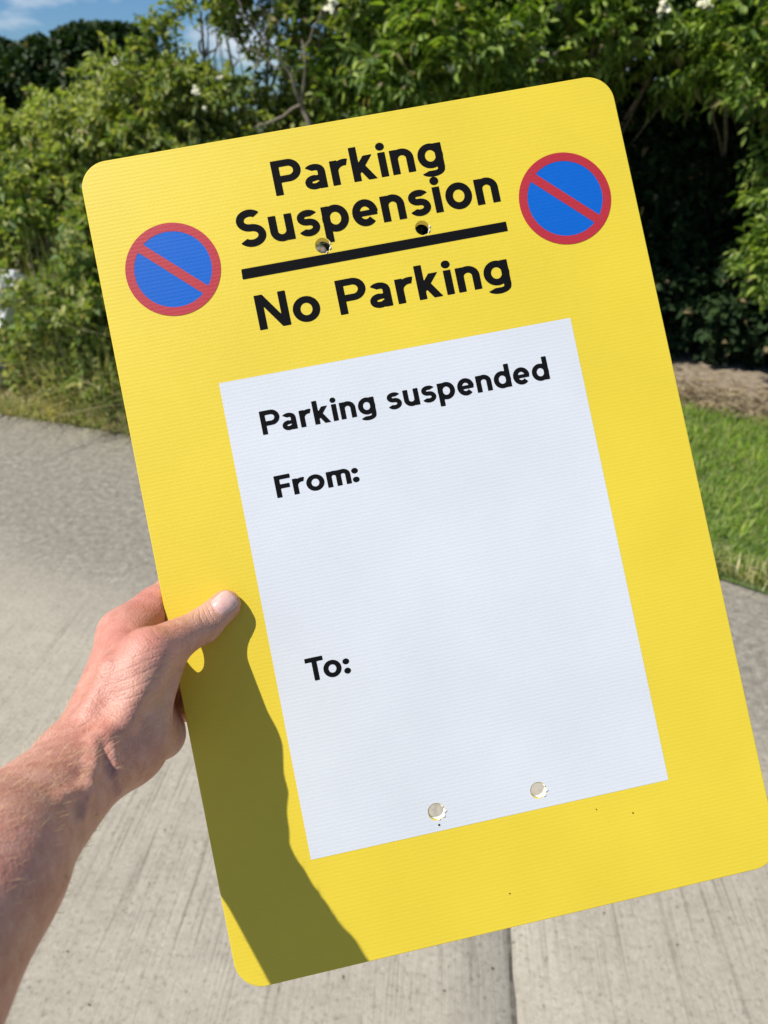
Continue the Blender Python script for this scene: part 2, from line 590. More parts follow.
# shrub layer behind, right half, leaf colour darkened to stand for shade
bush('dark_shrub', 'dense shrub with leaf colour darkened as shade at the back of the hedge behind the right half of the sign', 'shrub',
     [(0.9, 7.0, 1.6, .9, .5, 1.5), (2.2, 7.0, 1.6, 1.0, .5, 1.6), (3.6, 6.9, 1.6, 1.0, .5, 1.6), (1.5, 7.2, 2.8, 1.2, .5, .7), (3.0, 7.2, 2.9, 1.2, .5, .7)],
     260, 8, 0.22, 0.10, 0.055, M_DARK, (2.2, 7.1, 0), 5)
bush('dark_shrub', 'shrub with leaf colour darkened as shade low behind the centre of the hedge', 'shrub',
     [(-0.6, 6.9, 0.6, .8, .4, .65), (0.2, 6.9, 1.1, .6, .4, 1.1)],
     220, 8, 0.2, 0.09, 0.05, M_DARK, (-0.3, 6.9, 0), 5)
bush('dark_shrub', 'low understorey shrub with leaf colour darkened as shade at the foot of the hedge right of the sign', 'shrub',
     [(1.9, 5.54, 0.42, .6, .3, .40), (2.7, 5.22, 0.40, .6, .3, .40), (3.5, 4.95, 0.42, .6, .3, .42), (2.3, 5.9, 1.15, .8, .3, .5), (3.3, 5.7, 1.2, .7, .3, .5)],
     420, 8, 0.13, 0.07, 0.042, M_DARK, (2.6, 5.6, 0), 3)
# right elder with bright overhanging sprays, high crown clumps added out of view to shade the hedge
bush('elder_bush', 'tall elder bush with pale bright sprays overhanging the lawn at the right edge', 'bush',
     [cl(788, 95, 4.7, .26, .30, .18), cl(725, 40, 5.0, .28, .35, .16), cl(800, 185, 4.5, .20, .25, .12), cl(788, 258, 4.4, .16, .22, .09),
      cl(775, 20, 4.9, .35, .3, .2), cl(640, -30, 5.4, .4, .4, .25), cl(740, -60, 5.4, .6, .5, .3), cl(880, 120, 5.0, .4, .4, .5),
      (2.3, 5.9, 3.3, .9, .8, .5), (3.3, 5.8, 3.2, .9, .8, .6), (1.6, 6.2, 3.6, .9, .7, .4)],
     265, 9, 0.16, 0.072, 0.026, M_ELDER, (3.0, 6.9, 0), 4, True,
     flowers=[(at(662, 8, 4.8), .045), (at(708, 2, 4.8), .055)])
bush('elder_bush', 'elder bush above the top right corner of the sign, mostly in shade', 'bush',
     [cl(600, 20, 5.2, .38, .35, .22), cl(655, 60, 5.5, .28, .3, .22), cl(540, -20, 5.3, .4, .4, .25), cl(665, 150, 6.2, .2, .2, .22), cl(650, 250, 6.3, .22, .2, .16), cl(700, 270, 6.3, .14, .2, .12),
      (1.2, 5.7, 3.2, .8, .8, .5), (0.6, 6.0, 3.7, .9, .8, .5)],  # unseen upper crown, added to shade the leaves below
     215, 9, 0.16, 0.070, 0.026, M_ELDER, (1.7, 7.0, 0), 4, True,
     flowers=[(at(540, 52, 4.9), .045), (at(560, 8, 5.0), .05)])
bush('elder_bush', 'elder bush with long drooping leaflets above the middle of the top edge of the sign', 'bush',
     [cl(455, 40, 4.9, .34, .33, .22), cl(520, 60, 4.9, .24, .28, .18), cl(400, 62, 5.0, .26, .28, .20), cl(430, -20, 5.2, .5, .4, .25), cl(480, 110, 5.3, .4, .3, .3), cl(370, 90, 5.3, .28, .3, .2),
      (0.3, 5.8, 3.1, .7, .7, .5), (-0.1, 6.1, 3.7, .7, .8, .5)],  # crown clumps above the view, added to cast shade on the hedge
     255, 9, 0.17, 0.078, 0.028, M_ELDER, (0.5, 5.7, 0), 4, True,
     flowers=[(at(332, 4, 4.7), .045), (at(512, 28, 4.6), .035), (at(452, 68, 4.6), .03)])
# wild rose with bare grey branches, sky through it
bb = []
for a, b, r in (((303, 110), (262, 40), .012), ((303, 110), (300, 40), .009), ((300, 105), (255, 125), .008), ((262, 40), (225, -20), .008),
                ((303, 110), (330, 180), .016), ((280, 70), (235, 30), .006), ((300, 60), (325, 5), .006), ((255, 70), (275, 10), .005)):
    bb.append((curve_pts(at(*a, 5.0), at(*b, 4.95), 8, 0.03), np.linspace(r, r * .5, 8)))
bush('rose_bush', 'wild rose bush with white flowers and bare grey branches, sky showing through it', 'bush',
     [cl(192, 95, 5.2, .20, .25, .15), cl(170, 135, 5.2, .28, .3, .17), cl(222, 112, 5.3, .16, .2, .12), cl(270, 128, 5.4, .26, .22, .12), cl(205, 12, 5.4, .13, .2, .10), cl(270, -8, 5.4, .36, .3, .14),
      cl(335, 40, 5.3, .26, .3, .28), cl(300, 130, 5.5, .35, .25, .12), cl(225, 160, 5.2, .42, .3, .22), cl(340, 110, 5.4, .25, .25, .2), cl(310, -40, 5.4, .5, .3, .22),
      cl(226, 42, 5.3, .10, .1, .08), cl(156, 18, 5.5, .04, .1, .06), cl(148, 60, 5.5, .07, .1, .06), cl(290, 60, 5.7, .18, .2, .14)],
     180, 12, 0.16, 0.052, 0.028, M_ROSE, (-0.9, 5.6, 0), 5, False, bare=bb, shoots=16, sh=.2,
     flowers=[(at(196, 92, 4.75), .028), (at(220, 78, 4.85), .022), (at(115, 62, 5.0), .026), (at(205, 108, 4.8), .016)])
# grey-green shrub on the left
bush('willow_shrub', 'low grey green willow shrub growing left of the sign, tops against dark trees', 'shrub',
     [cl(45, 152, 5.5, .26, .3, .13), cl(95, 132, 5.4, .22, .3, .13), cl(72, 124, 5.7, .16, .2, .08), cl(125, 160, 5.3, .34, .3, .26), cl(60, 180, 5.4, .42, .3, .2),
      cl(138, 100, 5.5, .13, .2, .12), cl(40, 200, 5.6, .22, .3, .10), cl(100, 205, 5.4, .4, .3, .26)],
     230, 14, 0.21, 0.058, 0.022, M_WILLOW, (-1.9, 5.6, 0), 5, shoots=26, sh=0.16)
bush('bramble', 'tangled green bramble low beside the upper left edge of the sign', 'bramble',
     [cl(60, 245, 5.0, .35, .25, .20), cl(95, 290, 4.75, .3, .25, .18), cl(35, 225, 5.2, .3, .25, .16), cl(110, 340, 4.5, .25, .2, .18), cl(130, 250, 5.0, .4, .3, .3), cl(170, 330, 4.7, .4, .3, .3)],
     260, 9, 0.17, 0.062, 0.036, M_NETTLE, (-1.7, 4.95, 0), 4, shoots=26)
bush('nettle_patch', 'low patch of nettles at the concrete edge left of the sign', 'nettles',
     [cl(95, 375, 4.25, .2, .12, .10), cl(60, 350, 4.45, .25, .15, .12), cl(120, 398, 4.15, .12, .1, .07), cl(160, 380, 4.2, .25, .15, .2), cl(40, 372, 4.35, .12, .1, .08), cl(75, 325, 4.6, .22, .15, .12), cl(105, 345, 4.35, .16, .12, .1), cl(30, 335, 4.6, .14, .12, .1)],
     420, 8, 0.11, 0.05, 0.028, M_NETTLE, (-1.5, 4.4, 0), 3, shoots=20)

# trees far away, dark against the sky
def far_tree(px, pyt, Y, rad, label, seed):
    top = at(px, pyt, Y)
    h = top[2]
    base = np.array([top[0], Y, -0.02])
    root = empty('broadleaf_tree', base)
    tag(root, label, 'tree', 'trees on the skyline')
    cls = []
    for k in range(22):
        a = rng.uniform(0, 2 * np.pi); r = rad * math.sqrt(rng.uniform(0, 1)) * 0.75
        zz = h * (0.22 + 0.66 * rng.uniform(0, 1) * math.sqrt(max(0.05, 1 - (r / rad) ** 2)))
        s = rad * rng.uniform(0.26, 0.42)
        cls.append((base[0] + r * math.cos(a), Y + r * math.sin(a), zz, s, s, s * 0.75))
    P, D = clump_sprays(cls, 60)
    pos, dirs, nors, L, W = spray_leaves(P, D, 4, 0.5, 0.42, 0.3)
    pos[:, 2] = np.minimum(pos[:, 2], h)
    link('crown', leaves_mesh('crown', pos - base, dirs, nors, L, W), M_FAR, root)
    paths = [(np.array([[0, 0, 0], [0.05, 0, h * .25], [0, 0.1, h * .5], [0.1, 0, h * .8]]), np.array([.35, .28, .2, .05]))]
    for k in range(7):
        e = np.array(cls[k][:3]) - base
        paths.append((curve_pts((0, 0, h * .3), e, 6, .1), np.linspace(.14, .04, 6)))
    link('trunk', tube_mesh(paths, 8), M_BARK, root)


M_FAR = leaf_material('dark_tree_leaf', [(0.018, 0.04, 0.010), (0.03, 0.06, 0.014), (0.045, 0.08, 0.02)], 0.15, 0.6)
far_tree(15, 42, 58, 4.0, 'dark broadleaf tree on the skyline at the far left edge', 1)
far_tree(88, 30, 55, 4.6, 'tallest dark rounded tree on the skyline, right of the other two', 2)
far_tree(52, 44, 62, 3.4, 'dark tree on the skyline between its two neighbours', 3)
far_tree(150, 60, 60, 4.0, 'dark tree on the skyline partly hidden by the rose bush', 4)

BOULDER = (at(8, 280, 4.9)[0] - 0.24, 4.72)
# ---------------------------------------------------------------- grass
def blades(name, xy, z0, hmin, hmax, w, lean, mat, bend=0.5):
    n = len(xy)
    h = rng.uniform(hmin, hmax, n)
    a = rng.uniform(0, 2 * np.pi, n)
    d = np.stack([np.cos(a), np.sin(a), np.zeros(n)], 1)
    s = np.stack([-np.sin(a + rng.normal(0, .5, n)), np.cos(a), np.zeros(n)], 1)
    ln = np.abs(rng.normal(0, lean, n))[:, None]
    b = np.concatenate([xy, np.full((n, 1), z0)], 1)
    up = np.array([0, 0, 1.0])
    hh = h[:, None]
    m = b + up * hh * 0.55 + d * hh * ln * 0.4
    tp = b + up * hh * (1 - bend * np.minimum(ln, 1) * 0.6) + d * hh * ln * 1.1
    ww = (w * rng.uniform(0.7, 1.3, n))[:, None]
    V = np.stack([b - s * ww, b + s * ww, m + s * ww * .8, m - s * ww * .8, tp], 1).reshape(-1, 3)
    i = np.arange(n)[:, None] * 5
    F4 = i + np.array([[0, 1, 2, 3]]); F3 = i + np.array([[3, 2, 4]])
    me = bpy.data.meshes.new(name)
    me.vertices.add(len(V)); me.vertices.foreach_set('co', V.astype(np.float32).ravel())
    lv = np.concatenate([F4.ravel(), F3.ravel()]).astype(np.int32)
    me.loops.add(len(lv)); me.loops.foreach_set('vertex_index', lv)
    me.polygons.add(2 * n)
    me.polygons.foreach_set('loop_start', np.concatenate([np.arange(n) * 4, 4 * n + np.arange(n) * 3]).astype(np.int32))
    me.update(calc_edges=True); me.validate()
    return link(name, me, mat)


M_LAWN = leaf_material('lawn_blade', [(0.13, 0.24, 0.022), (0.18, 0.30, 0.032), (0.26, 0.36, 0.05), (0.40, 0.40, 0.15)], 0.3, 0.5)
M_TALL = leaf_material('tall_grass_blade', [(0.18, 0.24, 0.05), (0.25, 0.30, 0.075), (0.42, 0.37, 0.17), (0.58, 0.50, 0.30), (0.24, 0.29, 0.08)], 0.3, 0.6)
M_STRAW = leaf_material('straw', [(0.20, 0.15, 0.09), (0.33, 0.26, 0.16), (0.45, 0.37, 0.24)], 0.1, 0.9)

N = 75000
x = rng.uniform(-1.0, 4.2, N); u = rng.uniform(0, 1, N)
y = edge_y(x) + 0.01 + u * (bed_y(x) + 0.06 - edge_y(x)) + rng.normal(0, 0.02, N)
ok = (bed_y(x) > edge_y(x) + .1) & ((x > 0.6) | (rng.uniform(0, 1, N) < .5))
g = blades('lawn_grass', np.stack([x, y], 1)[ok], 0.006, 0.02, 0.055, 0.0024, 0.8, M_LAWN)
tag(g, 'short green lawn grass between the concrete and the hedge on the right', 'grass', kind='stuff')

N = 10000
x = rng.uniform(-4.6, -0.7, N)
y = edge_y(x) + np.abs(rng.normal(0, 0.45, N)) + 0.02
dens = 0.5 + 0.5 * np.sin(x * 5.3 + 1) * np.sin(y * 6.1)
ok = (rng.uniform(0, 1, N) < 0.35 + 0.65 * dens) & (y < 6.3) & (np.hypot(x - BOULDER[0], y - BOULDER[1] + .35) > .62)
g = blades('tall_grass', np.stack([x, y], 1)[ok], 0.0, 0.20, 0.62, 0.0038, 0.7, M_TALL, 0.8)
tag(g, 'tall seeding grass, part green part straw coloured, along the left verge', 'grass', kind='stuff')
N = 1500
x = rng.uniform(-4.0, -0.9, N)
y = edge_y(x) + 0.15 + np.abs(rng.normal(0, 0.5, N))
g = blades('grass_stalks', np.stack([x, y], 1), 0.0, 0.5, 1.15, 0.0030, 0.45, M_TALL, 0.7)
tag(g, 'tall thin pale grass stalks standing above the left verge', 'grass', kind='stuff')
N = 9000
x = rng.uniform(-4.6, -0.7, N)
y = edge_y(x) - 0.05 + np.abs(rng.normal(0, 0.12, N))
sx_ = rng.uniform(-4.6, -0.7, 2600)
g = blades('verge_straw', np.stack([sx_, edge_y(sx_) - 0.03 + np.abs(rng.normal(0, 0.10, 2600))], 1), 0.0, 0.03, 0.16, 0.0028, 1.1, M_STRAW, 0.9)
tag(g, 'flattened straw along the edge of the concrete on the left', 'dry grass', kind='stuff')
ex = rng.uniform(0.9, 2.2, 900)
x = np.concatenate([x, ex]); y = np.concatenate([y, edge_y(ex) + 0.01 + rng.normal(0, .02, 900)])
g = blades('verge_grass', np.stack([x, y], 1), 0.0, 0.03, 0.15, 0.003, 0.9, M_TALL, 0.8)
tag(g, 'short dry verge grass spilling over the edge of the concrete', 'grass', kind='stuff')
N = 9000
x = rng.uniform(-1.0, 4.5, N)
y = bed_y(x) + np.abs(rng.normal(0, 0.35, N))
pos = np.stack([x, y, 0.018 + np.abs(rng.normal(0, .012, N))], 1)
a = rng.uniform(0, 2 * np.pi, N)
me = leaves_mesh('dry_litter', pos, np.stack([np.cos(a), np.sin(a), rng.normal(0, .15, N)], 1), np.tile([0, 0, 1.], (N, 1)) + rng.normal(0, .3, (N, 3)),
                 rng.uniform(.02, .08, N), rng.uniform(.003, .012, N))
tag(link('dry_litter', me, M_STRAW), 'dry straw and fallen leaves on bare soil under the hedge', 'leaf litter', kind='stuff')

N = 300
x = rng.uniform(-1.6, 1.6, N); y = rng.uniform(0.5, 4.0, N)
ok = y < edge_y(x) - .03
a = rng.uniform(0, 2 * np.pi, N)
me = leaves_mesh('concrete_debris', np.stack([x, y, np.full(N, .003)], 1)[ok], np.stack([np.cos(a), np.sin(a), np.full(N, .06)], 1)[ok], np.tile([0, 0, 1.], (N, 1))[ok] + rng.normal(0, .15, (ok.sum(), 3)),
                 (rng.uniform(.003, .013, N) * rng.uniform(.5, 1.2, N))[ok], rng.uniform(.002, .006, N)[ok], 0.3, 0.0)
tag(link('concrete_debris', me, leaf_material('debris', [(0.03, 0.025, 0.02), (0.10, 0.08, 0.05), (0.20, 0.16, 0.10)], 0.0, 0.9)), 'tiny crumbs of leaf and dirt scattered on the concrete', 'debris', kind='stuff')

# ---------------------------------------------------------------- pale things at the left edge
t = NT('white_limewash')
v = t.coords()
c = t.ramp(t.noise(v, 26, 5, 0.7), [(0.36, (0.12, 0.12, 0.11)), (0.43, (0.78, 0.79, 0.80)), (1, (0.84, 0.85, 0.86))])
t.l(c, t.b.inputs['Base Color']); t.b.inputs['Roughness'].default_value = 0.8
t.l(t.bump(t.noise(v, 14, 5), 0.5, 0.03), t.b.inputs['Normal'])
bm = bmesh.new()
bmesh.ops.create_cube(bm, size=1)
for vv in bm.verts:
    k = 0.82 if vv.co.z > 0 else 1.0
    vv.co = Vector((vv.co.x * 0.85 * k, vv.co.y * 0.20, vv.co.z * 0.80))
bmesh.ops.bevel(bm, geom=bm.edges[:], offset=0.05, segments=3, affect='EDGES')
bmesh.ops.subdivide_edges(bm, edges=bm.edges[:], cuts=3, use_grid_fill=True)
for vv in bm.verts:
    p = vv.co
    vv.co = p * (1 + 0.035 * math.sin(p.x * 9 + 1) * math.sin(p.z * 8) + 0.02 * math.sin(p.z * 21 + p.x * 17))
me = bpy.data.meshes.new('slab'); bm.to_mesh(me); bm.free()
me.polygons.foreach_set('use_smooth', [True] * len(me.polygons))
o = link('painted_stone', me, t.m)
o.location = (BOULDER[0] + 0.02, BOULDER[1] + 0.05, 0.34)
o.rotation_euler = (math.radians(-34), 0, math.radians(-38))
tag(o, 'white painted stone slab with dark specks, leaning in the grass at the left edge', 'stone')

t = NT('pale_render')
v = t.coords()
t.l(t.ramp(t.noise(v, 3, 5), [(0.3, (0.38, 0.41, 0.45)), (0.7, (0.58, 0.60, 0.62))]), t.b.inputs['Base Color'])
t.b.inputs['Roughness'].default_value = 0.85
wall = empty('garden_wall', (-7.95, 15, 0))
tag(wall, 'low pale grey wall far behind the grass at the left edge', 'wall')


def boxm(x0, x1, y0, y1, z0, z1, bev=0.0):
    bm = bmesh.new()
    bmesh.ops.create_cube(bm, size=1)
    for vv in bm.verts:
        vv.co = Vector(((x0 + x1) / 2 + vv.co.x * (x1 - x0), (y0 + y1) / 2 + vv.co.y * (y1 - y0), (z0 + z1) / 2 + vv.co.z * (z1 - z0)))
    if bev:
        bmesh.ops.bevel(bm, geom=bm.edges[:], offset=bev, segments=2, affect='EDGES')
    me = bpy.data.meshes.new('box'); bm.to_mesh(me); bm.free()
    return me


link('wall_body', boxm(-3, 1.4, -.12, .12, 0, .88, .01), t.m, wall)
link('coping', boxm(-3.05, 1.45, -.17, .17, .883, .97, .015), t.m, wall)

# ================================================================== THE SIGN
bc = np.array([25.648, -2.137, -420.405]) / 1000
bu = np.array([0.97796, 0.19959, -0.05726]); bu /= np.linalg.norm(bu)
bv = np.array([-0.19864, 0.97984, -0.03062]); bv -= bu * (bu @ bv); bv /= np.linalg.norm(bv)
bn = np.cross(bu, bv)                       # towards the camera
BW, BH, TH = 0.300, 0.450, 0.004
org = c2w(bc)
axes = CAMM @ np.stack([bu, bv, bn], 1)
base = org - axes[:, 1] * BH / 2
sign = empty('parking_suspension_sign', base)
sign.rotation_euler = Matrix(axes.tolist()).to_euler()
tag(sign, 'yellow plastic parking suspension board with white panel, held up in the left hand', 'sign')
YO = BH / 2                                  # local y of the board's middle


def px2b(px, py):
    """photo pixel -> board coordinates (metres from the board's middle)"""
    d = np.array([(px - 384) / F, (512 - py) / F, -1.0])
    tt = (bc @ bn) / (d @ bn)
    p = d * tt - bc
    return np.array([p @ bu, p @ bv])


HOLES = [(px2b(323, 246), .0045), (px2b(422.5, 228.3), .0043), (px2b(436.5, 811.5), .0047), (px2b(538.2, 790), .0045)]


def spline2d(cu, pts):
    s = cu.splines.new('POLY')
    s.points.add(len(pts) - 1)
    for p, q in zip(s.points, pts):
        p.co = (q[0], q[1], 0, 1)
    s.use_cyclic_u = True


def rrect(w, h, r, n=14):
    pts = []
    for cx, cy, a0 in ((w / 2 - r, h / 2 - r, 0), (-w / 2 + r, h / 2 - r, 90), (-w / 2 + r, -h / 2 + r, 180), (w / 2 - r, -h / 2 + r, 270)):
        for k in range(n + 1):
            a = math.radians(a0 + 90 * k / n)
            pts.append((cx + r * math.cos(a), cy + r * math.sin(a)))
    return pts


def ragged(c, r, n=56, amp=0.0, seed=0):
    q = np.random.default_rng(seed)
    ph = q.uniform(0, 6.28, 5)
    out = []
    for k in range(n):
        a = 2 * math.pi * k / n
        rr = r * (1 + amp * sum(math.sin(a * (j + 2) + ph[j]) / (j + 1) for j in range(5)))
        out.append((c[0] + rr * math.cos(a), c[1] + rr * math.sin(a)))
    return out


def filled(name, loops, extrude=0.0, bevel=0.0):
    cu = bpy.data.curves.new(name, 'CURVE')
    cu.dimensions = '2D'; cu.fill_mode = 'BOTH'
    cu.extrude = extrude; cu.bevel_depth = bevel; cu.bevel_resolution = 2
    for l_ in loops:
        spline2d(cu, l_)
    o = bpy.data.objects.new(name, cu)
    COL.objects.link(o)
    dg = bpy.context.evaluated_depsgraph_get()
    me = bpy.data.meshes.new_from_object(o.evaluated_get(dg))
    me.name = name
    me.materials.clear()
    bpy.data.objects.remove(o)
    return me


def plastic(name, col, rib=0.32, rough=0.42, var=0.07, spec=0.5):
    """fluted plastic sheet: fine ribs across the board show as faint lines"""
    t = NT(name)
    t.b.inputs['Specular IOR Level'].default_value = spec
    v = t.coords()
    w = t.n('TexWave'); w.wave_type = 'BANDS'; w.bands_direction = 'Y'; w.wave_profile = 'SIN'
    w.inputs['Scale'].default_value = 1 / 0.00215 * 0.3183 / 1.0133 * 1.0
    w.inputs['Distortion'].default_value = 0.9
    w.inputs['Detail'].default_value = 2
    w.inputs['Detail Scale'].default_value = 0.12
    t.l(v, w.inputs['Vector'])
    n1 = t.noise(v, 900, 3, 0.6)
    n2 = t.noise(v, 14, 4, 0.5)
    n3 = t.noise(v, 260, 3, 0.6)
    c = t.mix(1.0, (*col[:3], 1), t.ramp(n2, [(0.3, (1 - var, 1 - var, 1 - var)), (0.7, (1, 1, 1))]), 'MULTIPLY')
    t.l(c, t.b.inputs['Base Color'])
    t.l(t.math('ADD', t.math('MULTIPLY', n3, 0.25), rough - 0.06), t.b.inputs['Roughness'])
    h = t.math('ADD', t.math('MULTIPLY', w.outputs['Fac'], rib), t.math('MULTIPLY', n1, 0.95))
    h = t.math('ADD', h, t.math('MULTIPLY', n2, 2.5))
    h = t.math('ADD', h, t.math('MULTIPLY', t.noise(v, 3.5, 2, 0.4), 40))
    t.l(t.bump(h, 0.4, 0.00016), t.b.inputs['Normal'])
    return t.m


M_YEL = plastic('yellow_fluted_plastic', (0.755, 0.578, 0.038))
M_WHT = plastic('white_printed_panel', (0.65, 0.68, 0.715))
M_BLK = plastic('black_print', (0.006, 0.006, 0.007), rough=0.6, spec=0.05)
M_RED = plastic('red_print', (0.44, 0.022, 0.035), spec=.45)
M_BLU = plastic('blue_print', (0.001, 0.115, 0.52), spec=.25)
M_CORE = plain('white_plastic_core', (0.82, 0.82, 0.78, 1), 0.6)

hole_loops = [ragged(c, r, 56, .012, i) for i, (c, r) in enumerate(HOLES)]
me = filled('board', [rrect(BW, BH, 0.0145)] + hole_loops, TH / 2, 0.0004)
o = link('board', me, M_YEL, sign); o.location = (0, YO, -TH / 2)
# bevel/extrude put the front face near z = 0
FZ = 0.0004


def shift(loops, d=0.0):
    return loops


wq = [px2b(219, 383.5), px2b(570, 318), px2b(668, 779.5), px2b(311, 859.5)]
me = filled('white_panel', [[tuple(p) for p in wq], ragged(*HOLES[2], 56, .012, 2), ragged(*HOLES[3], 56, .012, 3)])
o = link('white_panel', me, M_WHT, sign); o.location = (0, YO, FZ + 0.0001)
# hole linings (bare white core of the sheet) with a torn lip
for i, (c, r) in enumerate(HOLES):
    n = 72
    q = np.random.default_rng(20 + i)
    V, Fs = [], []
    ring = ragged(c, r, n, .012, i)
    tear = np.zeros(n)
    a0 = math.radians(-45)
    for k in range(n):
        a = 2 * math.pi * k / n
        w_ = max(0, math.cos((a - a0) * 0.9)) if abs((a - a0 + math.pi) % (2 * math.pi) - math.pi) < 1.6 else 0
        tear[k] = (0.0011 if i < 2 else 0.0016) * w_ * (0.55 + 0.45 * math.sin(a * 9 + i)) * q.uniform(.6, 1.15)
    for (lip, zz) in ((0, -TH), (1, -0.001), (2, 0.00035), (3, 0.0007), (4, 0.00045)):
        for k in range(n):
            d = np.array(ring[k]) - c
            d = d / np.linalg.norm(d)
            up = min(1.0, tear[k] / 0.0005)
            upb = 1.0 if i >= 2 else up
            bs = -0.00055 * upb + 0.0004 * (1 - upb)
            if lip == 0: rr = bs
            elif lip == 1: rr = bs
            elif lip == 2: rr = bs - tear[k] * 0.3
            elif lip == 3: rr = bs + tear[k] * 0.3
            else: rr = bs + tear[k] * 0.9
            p = np.array(ring[k]) + d * rr
            V.append((p[0], p[1], (zz if lip < 2 else zz * up - 0.0006 * (1 - up)) + FZ))
    for L_ in range(4):
        for k in range(n):
            k2 = (k + 1) % n
            Fs.append([L_ * n + k, L_ * n + k2, (L_ + 1) * n + k2, (L_ + 1) * n + k])
    o = link('hole_rim', mesh_np('hole_rim', V, np.array(Fs)), M_CORE, sign)
    o.location = (0, YO, 0)


# ---- monoline road-sign lettering drawn as strokes, meshed from a 2D distance field
def seg(P, a, b, w):
    """flat-capped stroke"""
    a = np.array(a, float); b = np.array(b, float)
    L = np.linalg.norm(b - a); d = (b - a) / L
    q = P - (a + b) / 2
    x_ = np.abs(q @ d) - L / 2
    y_ = np.abs(q @ np.array([-d[1], d[0]])) - w / 2
    return np.maximum(x_, y_)


def arc(P, c, rx, ry, a0, a1, w):
    """flat-capped elliptical arc a0..a1 (degrees, counter-clockwise)"""
    q = P - np.array(c, float)
    # scale y so the ellipse becomes a circle, correct the distance by the gradient
    k = rx / ry
    r = np.hypot(q[:, 0], q[:, 1] * k)
    g = np.hypot(q[:, 0], q[:, 1] * k * k) / np.maximum(r, 1e-9)
    d = np.abs((r - rx) / np.maximum(g, 1e-6)) - w / 2
    if a1 - a0 < 359.9:
        mid = math.radians((a0 + a1) / 2); half = math.radians((a1 - a0) / 2)
        th = np.arctan2(q[:, 1] * k, q[:, 0])
        dt = np.abs((th - mid + np.pi) % (2 * np.pi) - np.pi)
        cap = (dt - half) * np.maximum(np.hypot(q[:, 0], q[:, 1]), 1e-6)
        d = np.maximum(d, cap)
    return d


def dot(P, c, r):
    return np.linalg.norm(P - np.array(c, float), axis=1) - r


W_ = 0.194       # stroke weight, cap height = 1
XH = 0.715       # x-height


